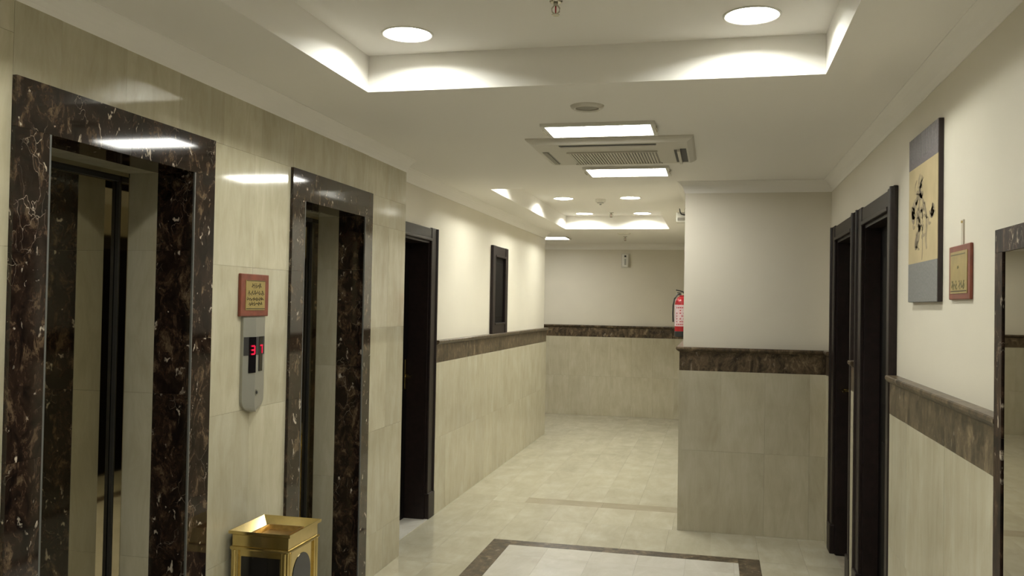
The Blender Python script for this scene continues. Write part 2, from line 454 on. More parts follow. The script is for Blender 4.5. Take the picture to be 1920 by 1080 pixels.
# ---- painted wall beyond, with a door and a hatch
D0, D1, DZ = 5.30, 6.346, 2.160      # door outer
CW, HW = 0.135, 0.098                # casing widths
di0, di1, diz = D0+CW, D1-CW, DZ-HW
wp = wall_of_boxes('wall_corridor', [
    (-2.40, XP, YM-0.02, di0, 0, ZS+0.1), (-2.40, XP, di1, YP, 0, ZS+0.1), (-2.40, XP, di0, di1, diz, ZS+0.1),
    (-2.60, -2.42, YM, YP, 0, ZS+0.1)], 'paint',
    'cream painted wall with travertine wainscot past the elevators')
tile_wall_x(wp, 'travflat', XW, XP-0.001, D1+0.005, YP, 0, ZB, 0.30, 0.60, ys=6.62, zs=0.574)
tile_wall_x(wp, 'empband', XW, XP-0.001, D1+0.005, YP, ZB, ZN, 0.60, 0.6, name='band_slab')
tile_wall_y(wp, 'travflat', YP+0.024, YP-0.001, -2.40, XW, 0, ZB, 0.30, 0.60)
tile_wall_y(wp, 'empband', YP+0.024, YP-0.001, -2.40, XW, ZB, ZN, 0.60, 0.6, name='band_slab')
box('side_wall', 'paint', wp, XF, -2.40, YP-0.15, YP, 0, ZS+0.05)

# ---- end wall
wb = wall_of_boxes('wall_back', [(XF-0.2, XQ, YKP, YKP+0.2, 0, ZS+0.1)], 'paint',
    'cream end wall of the corridor with travertine wainscot')
tile_wall_y(wb, 'travflat', YK, YKP+0.001, -3.0, XQW, 0, ZB, 0.305, 0.60, zs=0.574)
tile_wall_y(wb, 'empband', YK, YKP+0.001, -3.0, XQW, ZB, ZN, 0.60, 0.6, name='band_slab')
tile_wall_y(wb, 'travflat', YK, YKP+0.001, XF, -3.0, 0, ZB, 0.60, 0.60, zs=0.574)
tile_wall_y(wb, 'empband', YK, YKP+0.001, XF, -3.0, ZB, ZN, 0.60, 0.6, name='band_slab')
wall_of_boxes('wall_side', [(XF-0.2, XF, YP-0.2, YKP+0.2, 0, ZS+0.1)], 'paint', 'cream wall closing the side corridor')

# ---- pier
pier = wall_of_boxes('wall_pier', [(XQ, XR+0.05, YQP, YKP+0.2, 0, ZS+0.1)], 'paint',
    'cream pier narrowing the corridor with a dark marble band')
tile_wall_y(pier, 'travflat', YQ, YQP+0.001, XQW, XR-0.002, 0, ZB, 0.30, 0.60, xs=0.051, zs=0.578)
tile_wall_y(pier, 'empband', YQ, YQP+0.001, XQW, XR-0.002, ZB, ZN, 0.52, 0.6, name='band_slab')
tile_wall_x(pier, 'travflat', XQW, XQ+0.001, YQP+0.001, YK, 0, ZB, 0.60, 0.60, zs=0.578)
tile_wall_x(pier, 'empband', XQW, XQ+0.001, YQP+0.001, YK, ZB, ZN, 0.60, 0.6, name='band_slab')

# ---- right wall with two doors
RA = (5.295, 6.266); RB = (4.164, 5.174)
ra0, ra1, rb0, rb1 = RA[0]+CW, RA[1]-CW, RB[0]+CW, RB[1]-CW
RC = (-1.55, -0.52)
rc0, rc1 = RC[0]+CW, RC[1]-CW
MY0, MY1, MZ1 = 1.50, 2.61, 1.824      # framed mirror
wr = wall_of_boxes('wall_right', [
    (XR, XR+0.2, ra1, YQP, 0, ZS+0.1), (XR, XR+0.2, rb1, ra0, 0, ZS+0.1), (XR, XR+0.2, rc1, rb0, 0, ZS+0.1), (XR, XR+0.2, YB, rc0, 0, ZS+0.1), (XR, XR+0.2, rc0, rc1, diz, ZS+0.1),
    (XR, XR+0.2, ra0, ra1, diz, ZS+0.1), (XR, XR+0.2, rb0, rb1, diz, ZS+0.1), (XR+0.21, XR+0.3, YB, YQP, 0, ZS+0.1)], 'paint',
    'cream painted wall with two dark doors, a picture and a travertine wainscot')
for (a, b) in ((RB[1]+0.003, RA[0]-0.003), (RA[1]+0.003, YQ-0.001), (MY1, RB[0]-0.003), (RC[1]+0.003, MY0), (YB+0.029, RC[0]-0.003)):
    tile_wall_x(wr, 'travflat', XRW, XR+0.001, a, b, 0, ZB, 0.30, 0.60, zs=0.574)
    tile_wall_x(wr, 'empband', XRW, XR+0.001, a, b, ZB, ZN, 0.60, 0.6, name='band_slab')

# ---- wall behind the camera with a dark door
FD0, FD1 = -0.95, 0.05
wf = wall_of_boxes('wall_front', [(-2.34, FD0+CW, YB-0.2, YB, 0, ZS+0.1), (FD1-CW, XR+0.2, YB-0.2, YB, 0, ZS+0.1),
    (FD0+CW, FD1-CW, YB-0.2, YB, diz, ZS+0.1), (-2.34, XR+0.2, YB-0.30, YB-0.22, 0, ZS+0.1)], 'paint', 'cream wall behind the lobby with a dark door')
for a, b in ((XL, FD0), (FD1, XRW)):
    tile_wall_y(wf, 'travflat', YB+0.028, YB-0.001, a, b, 0, ZB, 0.30, 0.60, zs=0.574)
    tile_wall_y(wf, 'empband', YB+0.028, YB-0.001, a, b, ZB, ZN, 0.60, 0.6, name='band_slab')

# ---- crown mouldings and chair rails
CROWN = [(0, 2.428), (0.004, 2.428), (0.007, 2.442), (0.013, 2.458), (0.022, 2.474), (0.034, 2.489), (0.048, 2.502), (0.056, 2.507), (0.056, ZS+0.004), (0, ZS+0.004)]
sweep('trim_1', 'ceil', [(XL-0.004, YB), (XL-0.004, YM), (XP, YM)], CROWN, label='white crown moulding above the elevator wall')
sweep('trim_2', 'ceil', [(XP, YM), (XP, YP), (XF, YP)], CROWN, label='white crown moulding along the painted corridor wall')
sweep('trim_3', 'ceil', [(XF, YKP), (XQ, YKP), (XQ, YQP), (XR, YQP), (XR, YB)], CROWN, label='white crown moulding around the pier and right wall')
NOSE = [(0, ZN), (0.030, ZN), (0.034, ZN+0.003), (0.044, ZN+0.010), (0.050, ZN+0.020), (0.049, ZR-0.004), (0.045, ZR), (0, ZR)]
rl = 'brown marble chair rail nosing'
sweep('trim_4', 'empband', [(XP, D1+0.005), (XP, YP), (XF, YP)], NOSE, label=rl+' on the painted wall past the elevators')
sweep('trim_5', 'empband', [(XF, YKP), (XQ, YKP), (XQ, YQP), (XR, YQP), (XR, RA[1]+0.003)], NOSE, label=rl+' around the pier and end wall')
sweep('trim_6', 'empband', [(XR, RA[0]-0.003), (XR, RB[1]+0.003)], NOSE, label=rl+' stub between the two dark doors')
sweep('trim_7', 'empband', [(XR, RB[0]-0.003), (XR, MY1)], NOSE, label=rl+' under the picture and plaque')
sweep('trim_8', 'empband', [(XR, MY0), (XR, RC[1]+0.003)], NOSE, label=rl+' behind the framed mirror')
sweep('trim_9', 'empband', [(XR, RC[0]-0.003), (XR, YB+0.02)], NOSE, label=rl+' in the corner behind the lobby')

# ---- doors
def door_x(name, label, xw, s, y0, y1, recess, knob_far, kz):
    """door in a wall of constant x; s=+1 when the room is on the +x side"""
    t = thing(name, label, 'door', (xw, (y0+y1)/2, 0), None, 'structure')
    a, b = y0+CW, y1-CW
    pr = 0.022
    for (p, q, e) in ((y0, a, y0), (b, y1, y1)):
        bm = bmesh.new(); bm_box(bm, xw-s*0.002, xw+s*pr, p, q, 0.0, DZ)
        cs = obj('jamb_casing', bm, 'wood', t, bevel=0.006)
        bm = bmesh.new()
        w = 0.035 if e == y0 else -0.035
        bm_cyl(bm, (xw+s*(pr-0.004), e+w*0.5, 0.16), (xw+s*(pr-0.004), e+w*0.5, DZ-0.004), 0.0165, n=14)
        obj('outer_bead', bm, 'wood', cs, smooth=True)
        box('plinth', 'wood', t, xw-s*0.002, xw+s*(pr+0.012), p-0.004, q+0.004, 0, 0.19, bevel=0.006)
    hc = box('head_casing', 'wood', t, xw-s*0.002, xw+s*(pr-0.005), a, b, diz, DZ-0.006, bevel=0.004)
    box('head_bead', 'wood', hc, xw+s*0.004, xw+s*(pr+0.004), a, b, diz-0.002, diz+0.018, bevel=0.004)
    xl_ = xw-s*recess
    box('jamb_lining', 'wood', t, xl_, xw+s*0.002, a-0.001, a+0.018, 0, diz)
    box('jamb_lining', 'wood', t, xl_, xw+s*0.002, b-0.018, b+0.001, 0, diz)
    box('head_lining', 'wood', t, xl_, xw+s*0.002, a+0.018, b-0.018, diz-0.018, diz+0.001)
    lf = box('leaf', 'woodpanel', t, xl_-s*0.04, xl_, a, b, 0.004, diz-0.002, bevel=0.002)
    for (z0, z1) in ((0.22, 0.92), (1.12, 1.88)):
        box('raised_panel', 'woodpanel', lf, xl_-s*0.002, xl_+s*0.008, a+0.14, b-0.14, z0, z1, bevel=0.006)
    ky = (b-0.055) if knob_far else (a+0.055)
    h = box('lock_plate', 'brass', lf, xl_-s*0.001, xl_+s*0.006, ky-0.018, ky+0.018, kz-0.10, kz+0.12, bevel=0.002)
    bm = bmesh.new()
    dr = -1 if knob_far else 1
    bm_tube(bm, [(xl_, ky, kz), (xl_+s*0.035, ky, kz), (xl_+s*0.046, ky+dr*0.012, kz), (xl_+s*0.048, ky+dr*0.05, kz-0.004), (xl_+s*0.046, ky+dr*0.095, kz-0.003)], [0.011, 0.009, 0.010, 0.009, 0.007])
    obj('lever', bm, 'brass', lf, smooth=True)
    return t
dl = door_x('door_1', 'dark wooden door with brass lever beside the elevators', XP, 1, D0, D1, 0.15, True, 1.06)
door_x('door_2', 'dark wooden door with brass lever set next to the pier', XR, -1, RA[0], RA[1], 0.075, True, 1.08)
door_x('door_3', 'dark wooden door between the hanging picture and another dark door', XR, -1, RB[0], RB[1], 0.075, False, 1.08)
door_x('door_5', 'dark wooden door past the framed mirror, seen only in the elevator steel', XR, -1, RC[0], RC[1], 0.075, True, 1.08)
tile('threshold_slab', 'floorwhite', dl, XP-0.16, XW, di0, di1, -0.015, 0.004)
# door behind
t = thing('door_4', 'dark wooden door in the wall behind the lobby', 'door', ((FD0+FD1)/2, YB, 0), None, 'structure')
for p, q in ((FD0, FD0+CW), (FD1-CW, FD1)): box('jamb_casing', 'wood', t, p, q, YB-0.002, YB+0.03, 0, DZ, bevel=0.006)
box('head_casing', 'wood', t, FD0+CW, FD1-CW, YB-0.002, YB+0.025, diz, DZ)
lf = box('leaf', 'woodpanel', t, FD0+CW, FD1-CW, YB-0.14, YB-0.10, 0.004, diz)
box('lock_plate', 'brass', lf, FD0+CW+0.04, FD0+CW+0.075, YB-0.101, YB-0.094, 0.96, 1.18)

# ================================================================== ELEVATORS
def elevator(label, E):
    (o0, o1), (a, b) = E['o'], E['i']
    t = thing('elevator_entrance', label, 'elevator', (XL, (o0+o1)/2, 0), 'elevators in the travertine wall')
    xf, xk = XL+0.014, xb
    # marble surround on the wall face
    for (p, q) in ((o0, a), (b, o1)):
        zz = cuts(0, ZEI, 0.60, 0.54 if p == o0 else 0.85)
        if p == o0 and E is E1: zz = [0, 0.54, 1.13, 1.72, ZEI]
        for c, d in zip(zz, zz[1:]): tile('surround_slab', 'emp', t, xf, xk, p+G, q-G, c+G, d-G)
    mid = (o0+o1)/2
    for p, q in ((o0, mid), (mid, o1)): tile('surround_slab', 'emp', t, xf, xk, p+G, q-G, ZEI+G, ZE-G)
    # reveal, from the wall face inwards: dark marble, travertine, polished steel
    S = [('reveal_marble', 'emp', xf-0.001, -2.070), ('reveal_stone', 'trav', -2.070, -2.193), ('steel_jamb', 'steel', -2.193, XD+0.012)]
    for nm, mat, x0, x1 in S:
        rec = 0.006 if nm == 'steel_jamb' else 0.0
        if nm == 'steel_jamb':
            box(nm, mat, t, x0, x1, a-0.012, a+0.004, 0, ZEI); box(nm, mat, t, x0, x1, b-0.004, b+0.012, 0, ZEI)
            box('steel_head', mat, t, x0, x1, a, b, ZEI-0.004-0.012, ZEI+0.01)
        else:
            zz = [0, 0.62, 1.24, 1.78, ZEI]
            for c, d in zip(zz, zz[1:]):
                tile(nm, mat, t, x0, x1, a-0.012, a, c+G, d-G); tile(nm, mat, t, x0, x1, b, b+0.012, c+G, d-G)
            tile(nm, mat, t, x0, x1, a, b, ZEI, ZEI+0.012)
    # slim metal edge between face and reveal
    for y in (a, b): box('edge_trim', 'darkmetal', t, xf-0.006, xf+0.0006, y-0.0035, y+0.0035, 0, ZEI)
    # corner gasket and door leaves
    for y0, y1 in ((a-0.01, a+0.010), (b-0.010, b+0.01)): box('gasket', 'black', t, XD+0.002, XD+0.016, y0, y1, 0, ZEI)
    box('gasket', 'black', t, XD+0.002, XD+0.016, a, b, ZEI-0.03, ZEI)
    mid = (a+b)/2
    for y0, y1 in ((a-0.03, mid-0.0015), (mid+0.0015, b+0.03)):
        box('door_leaf', 'steel', t, XD-0.03, XD, y0, y1, 0.008, ZEI+0.02)
    box('sill', 'steelmatte', t, XD-0.03, xf, a, b, -0.01, 0.004)
    return t
elevator('elevator entrance in dark marble whose surround is set farther from the wooden door', E1)
elevator('elevator entrance in dark marble next to the dark wooden door', E2)

# ---- hall call panel
def call_panel():
    yc, x0 = 3.402, XL
    t = thing('call_panel', 'slim grey elevator call panel with red digits under the plaque', 'call panel', (x0, yc, 1.13))
    w = 0.090; zt, zb = 1.525, 1.125
    rows = []
    bm = bmesh.new(); n = 22
    prof = []          # outline of the plate: square top, rounded foot
    def sect(z, ww): return [(x0, yc-ww, z), (x0+0.012, yc-ww, z), (x0+0.030, yc-0.018*ww/w, z), (x0+0.012, yc+ww, z), (x0, yc+ww, z)]
    for z, ww in [(zt, w), (zb+0.055, w)]+[(zb+0.055-0.055*math.sin(k*math.pi/2/10), w*max(0.12, math.cos(k*math.pi/2/10))) for k in range(1, 11)]:
        rows.append([bm.verts.new(p) for p in sect(z, ww)])
    for A, B in zip(rows, rows[1:]):
        for k in range(4): bm.faces.new((A[k], A[k+1], B[k+1], B[k]))
    bm.faces.new(rows[0]); bm.faces.new(rows[-1][::-1])
    obj('faceplate', bm, 'panelgrey', t)
    def front(y):       # surface height of the two facets
        r = yc-0.018
        return x0+0.012+0.018*((y-(yc-w))/(r-(yc-w)) if y < r else ((yc+w)-y)/((yc+w)-r))
    def patch(name, mat, y0, y1, z0, z1, lift=0.0015):
        bm = bmesh.new(); ys = [y0]+([yc-0.018] if y0 < yc-0.018 < y1 else [])+[y1]
        A = []
        for y in ys:
            f = front(y)
            A.append([bm.verts.new((f-0.004, y, z0)), bm.verts.new((f+lift, y, z0)), bm.verts.new((f+lift, y, z1)), bm.verts.new((f-0.004, y, z1))])
        for P, Q in zip(A, A[1:]):
            for k in range(4): bm.faces.new((P[k], P[(k+1) % 4], Q[(k+1) % 4], Q[k]))
        bm.faces.new(A[0]); bm.faces.new(A[-1][::-1])
        return obj(name, bm, mat, t)
    patch('display_window', 'dark', yc-0.086, yc+0.084, 1.366, 1.443)
    for y0, y1, z0 in ((yc-0.058, yc-0.018, 1.292), (yc+0.020, yc+0.060, 1.295)):
        patch('display_strip', 'panelblack', y0, y1, z0, 1.443, 0.0028)
    # seven-segment digits
    SEG = {'3': 'abgcd', '7': 'abc'}
    for ch, yy in (('3', yc-0.038), ('7', yc+0.040)):
        bm = bmesh.new(); hw, hh, zc, th = 0.011, 0.017, 1.388, 0.0034
        L = {'a': (0, hh, 1), 'g': (0, 0, 1), 'd': (0, -hh, 1), 'b': (hw, hh/2, 0), 'c': (hw, -hh/2, 0)}
        f = front(yy)+0.003
        for s in SEG[ch]:
            dy, dz, hor = L[s]
            f = max(front(yy+dy-(hw if hor else th)), front(yy+dy+(hw if hor else th)))+0.003
            if hor: bm_box(bm, f-0.003, f+0.0015, yy+dy-hw, yy+dy+hw, zc+dz-th, zc+dz+th)
            else: bm_box(bm, f-0.003, f+0.0015, yy+dy-th, yy+dy+th, zc+dz-hh/2, zc+dz+hh/2)
        obj('digit', bm, 'led', t)
    cyl('call_button', 'steelmatte', t, (front(yc)-0.004, yc-0.002, 1.207), (front(yc)+0.003, yc-0.002, 1.207), 0.0125)
    cyl('button_core', 'dark', t, (front(yc), yc-0.002, 1.207), (front(yc)+0.0042, yc-0.002, 1.207), 0.0065)
call_panel()

# ---- plaques with painted script
def script_line(rnd, y0, y1, zc, h, x, s, th=0.0022):
    """cursive-looking line of writing as thin raised strokes"""
    bm = bmesh.new(); sg = 1 if y1 > y0 else -1
    pos = y0
    while (y1-pos)*sg > h*0.6:
        wd = rnd.uniform(1.0, 2.3)*h
        if (pos+sg*wd-y1)*sg > 0: wd = abs(y1-pos)
        n = 12; pts = []
        ph = rnd.uniform(0, 6.3); f = rnd.uniform(2.0, 4.0)
        for k in range(n+1):
            u = k/n
            z = zc+h*0.32*math.sin(ph+u*f*3.1)*(0.6+0.4*math.sin(u*3.1))-h*0.1
            pts.append((pos+sg*wd*u, z))
        for (p, q) in zip(pts, pts[1:]):
            vs = [(x-s*0.0005, p[0], p[1]-th), (x-s*0.0005, p[0], p[1]+th), (x-s*0.0005, q[0], q[1]+th), (x-s*0.0005, q[0], q[1]-th)]
            vf = [(x+s*0.0008, a, b) for _, a, b in vs]
            A = [bm.verts.new(v) for v in vs]; B = [bm.verts.new(v) for v in vf]
            bm.faces.new(B); bm.faces.new(A[::-1])
            for k in range(4): bm.faces.new((A[k], A[(k+1) % 4], B[(k+1) % 4], B[k]))
        if rnd.random() < 0.75:      # an upright
            yy = pos+sg*wd*rnd.uniform(.2, .8)
            bm_box(bm, x-s*0.0005, x+s*0.0008, yy-th*0.8, yy+th*0.8, zc-h*0.1, zc+h*0.62)
        for _ in range(rnd.choice((1, 2, 2))):   # dots
            yy = pos+sg*wd*rnd.uniform(.1, .9); zz = zc+rnd.choice((-.55, .5))*h
            bm_box(bm, x-s*0.0005, x+s*0.0008, yy-th, yy+th, zz-th, zz+th)
        pos += sg*(wd+h*0.22)
    return bm
def plaque(name, label, xw, s, y0, y1, z0, z1, th, lines, mat, bars, mg):
    t = thing(name, label, 'plaque', (xw, (y0+y1)/2, z0))
    box('frame_board', 'redwood', t, xw, xw+s*th, y0, y1, z0, z1, bevel=0.003)
    xf = xw+s*th
    pl = box('gold_plate', 'goldplate', t, xf-s*0.001, xf+s*0.002, y0+mg[0], y1-mg[0], z0+mg[1], z1-mg[1])
    xf += s*0.002
    for (z, hgt, yy0, yy1, m_) in bars: box('rule_line', m_, pl, xf-s*0.0005, xf+s*0.0008, yy0, yy1, z, z+hgt)
    rnd = random.Random(11)
    for (a, b, zc, h, tt) in lines: obj('script_line', script_line(rnd, a, b, zc, h, xf, s, tt), mat, pl)
plaque('wall_plaque', 'red framed gold plaque with dark script above the call panel', XL, 1, 3.284, 3.515, 1.530, 1.709, 0.014,
       [(3.445, 3.365, 1.660, 0.016, 0.0020), (3.470, 3.325, 1.629, 0.016, 0.0020), (3.328, 3.468, 1.604, 0.012, 0.0018), (3.345, 3.455, 1.584, 0.013, 0.0018)],
       'script', [(1.679, 0.0030, 3.325, 3.478, 'script'), (1.561, 0.0030, 3.325, 3.478, 'script')], (0.036, 0.026))
plaque('hanging_plaque', 'red framed gold plaque hung on a pale strap below the picture end', XR, -1, 2.995, 3.248, 1.642, 1.820, 0.010,
       [(3.205, 3.135, 1.690, 0.022, 0.0030), (3.115, 3.048, 1.690, 0.022, 0.0030), (3.135, 3.115, 1.747, 0.008, 0.0016)],
       'greenscript', [(1.788, 0.0035, 3.045, 3.215, 'greenscript'), (1.668, 0.0030, 3.03, 3.215, 'script')], (0.026, 0.020))
hp = bpy.data.objects['hanging_plaque']
box('strap', 'strap', hp, XR, XR-0.004, 3.098, 3.122, 1.80, 1.902)
cyl('hook', 'brass', hp, (XR, 3.11, 1.895), (XR-0.008, 3.11, 1.895), 0.004, n=10)

# ---- hanging picture
def picture():
    y0, y1, z0, z1 = 3.370, 3.848, 1.637, 2.292
    t = thing('hanging_picture', 'tall canvas picture of ink figure between grey weave bands', 'picture', (XR, (y0+y1)/2, z0))
    xf = XR-0.018
    box('canvas_body', 'canvasedge', t, XR, xf, y0, y1, z0, z1, bevel=0.002)
    zb1, zb2 = 1.790, 2.168
    box('canvas_print', 'canvas', t, xf+0.0005, xf-0.0012, y0+0.001, y1-0.001, zb1, zb2)
    box('lower_band', 'cloth2', t, xf+0.0005, xf-0.0016, y0+0.001, y1-0.001, z0+0.001, zb1)
    ub = box('upper_band', 'cloth1', t, xf+0.0005, xf-0.0016, y0+0.001, y1-0.001, zb2, z1-0.001)
    k = 0
    yy = y0+0.02
    while yy < y1-0.01:
        box('stripe', 'cloth2', ub, xf-0.0010, xf-0.0022, yy, yy+0.007, zb2+0.028, z1-0.002); yy += 0.030
    def stroke(pts, w, mat, nm='ink_stroke'):
        # u across (0 = far/left side, 1 = near side), v up
        bm = bmesh.new(); P = [Vector((y1-(y1-y0)*u, zb1+(zb2-zb1)*v)) for u, v in pts]
        # smooth
        for _ in range(2):
            Q = [P[0]]
            for a, b in zip(P, P[1:]): Q += [a*0.75+b*0.25, a*0.25+b*0.75]
            P = Q+[P[-1]]
        L = []; n = len(P)
        for i, p in enumerate(P):
            d = (P[min(i+1, n-1)]-P[max(i-1, 0)]).normalized(); nn = Vector((-d.y, d.x))
            ww = w*(0.25+0.75*math.sin(math.pi*(0.06+0.88*i/(n-1))))
            L.append((p+nn*ww, p-nn*ww))
        xx = xf-0.0018
        V = [[bm.verts.new((x, q.x, q.y)) for q in ab for x in (xf-0.0008, xx)] for ab in L]
        for A, B in zip(V, V[1:]):
            bm.faces.new((A[1], A[3], B[3], B[1])); bm.faces.new((A[0], B[0], B[2], A[2]))
            bm.faces.new((A[0], A[1], B[1], B[0])); bm.faces.new((A[2], B[2], B[3], A[3]))
        bm.faces.new((V[0][0], V[0][2], V[0][3], V[0][1])); bm.faces.new((V[-1][0], V[-1][1], V[-1][3], V[-1][2]))
        obj(nm, bm, mat, t)
    stroke([(.42, .90), (.36, .84), (.42, .78), (.50, .82), (.46, .88)], .012, 'ink')
    stroke([(.44, .78), (.40, .72), (.46, .68)], .016, 'ink2')
    stroke([(.30, .70), (.42, .66), (.52, .70)], .014, 'ink')
    stroke([(.46, .68), (.58, .55), (.66, .42), (.62, .22), (.66, .12)], .013, 'ink')
    stroke([(.34, .66), (.20, .60), (.14, .52), (.24, .50)], .022, 'ink')
    stroke([(.12, .56), (.16, .48), (.22, .44)], .020, 'ink2')
    stroke([(.40, .64), (.38, .52), (.42, .40), (.38, .26), (.30, .18)], .018, 'ink')
    stroke([(.30, .54), (.34, .46), (.30, .40)], .012, 'ink2')
    stroke([(.34, .30), (.26, .20), (.28, .14)], .014, 'ink2')
    stroke([(.82, .54), (.90, .50), (.84, .44), (.78, .46), (.86, .52)], .012, 'ink')
    stroke([(.74, .48), (.80, .42), (.88, .44)], .009, 'ink2')
    stroke([(.52, .60), (.50, .40), (.52, .14), (.50, .02)], .006, 'ink')
    stroke([(.26, .72), (.22, .80), (.30, .86)], .005, 'ink')
    stroke([(.44, .56), (.50, .50), (.48, .44)], .010, 'ink')
    rnd = random.Random(21)
    spine = [(.42, .84), (.44, .74), (.40, .66), (.34, .58), (.22, .54), (.18, .48), (.38, .48), (.40, .38), (.36, .28), (.32, .20), (.56, .52), (.60, .40), (.82, .48), (.50, .30)]
    for k in range(46):
        u, v = rnd.choice(spine); u += rnd.gauss(0, .035); v += rnd.gauss(0, .028)
        a, l = rnd.uniform(0, 6.28), rnd.uniform(.03, .09)
        q = [(u, v), (u+l*math.cos(a), v+l*0.8*math.sin(a)), (u+l*1.3*math.cos(a+.8), v+l*math.sin(a+.8))]
        if all(.03 < x_ < .97 and .03 < y_ < .95 for x_, y_ in q): stroke(q, rnd.uniform(.003, .008), 'inkpale' if k % 3 else 'ink')
picture()

# ---- marble framed mirror on the right wall
def mirror():
    t = thing('wall_mirror', 'mirror in a dark veined marble frame ending the chair rail', 'mirror', (XR, (MY0+MY1)/2, 0.12))
    x1, x0, w = XR, XR-0.048, 0.062
    for p, q in ((MY0, MY0+w), (MY1-w, MY1)):
        for c, d in ((0.12, 0.72), (0.72, 1.27), (1.27, MZ1-w)): tile('frame_slab', 'empmatte', t, x0, x1, p, q, c+G, d-G)
    tile('frame_slab', 'empmatte', t, x0, x1, MY0, MY1, MZ1-w, MZ1)
    tile('frame_slab', 'empmatte', t, x0, x1, MY0+w, MY1-w, 0.12, 0.12+w)
    box('mirror_glass', 'mirror', t, x0+0.004, x1, MY0+w-0.004, MY1-w+0.004, 0.12+w-0.004, MZ1-w+0.004)
mirror()

# ---- dark hatch above the rail on the painted wall
def hatch():
    y0, y1, z0, z1 = 8.04, 8.65, ZR-0.003, 2.160
    t = thing('wall_hatch', 'narrow dark wooden hatch frame standing on the chair rail', 'hatch', (XP, (y0+y1)/2, z0))
    w, xf = 0.10, XP+0.030
    for p, q in ((y0, y0+w), (y1-w, y1)): box('frame_stile', 'wood', t, XP-0.001, xf, p, q, z0, z1, bevel=0.006)
    for p, q in ((z0, z0+w), (z1-w, z1)):
        r_ = box('frame_rail', 'wood', t, XP-0.001, xf-0.006, y0+w, y1-w, p, q, bevel=0.004)
    lf = box('hatch_leaf', 'woodpanel', t, XP-0.001, XP+0.006, y0+w, y1-w, z0+w, z1-w)
    box('raised_panel', 'woodpanel', lf, XP+0.005, XP+0.014, y0+w+0.06, y1-w-0.06, z0+w+0.06, z1-w-0.06, bevel=0.004)
    box('inner_bead', 'wood', t, XP+0.004, xf+0.004, y0+w-0.002, y1-w+0.002, z1-w-0.006, z1-w+0.012, bevel=0.003)
    box('inner_bead', 'wood', t, XP+0.004, xf+0.004, y0+w-0.002, y1-w+0.002, z0+w-0.012, z0+w+0.006, bevel=0.003)
hatch()

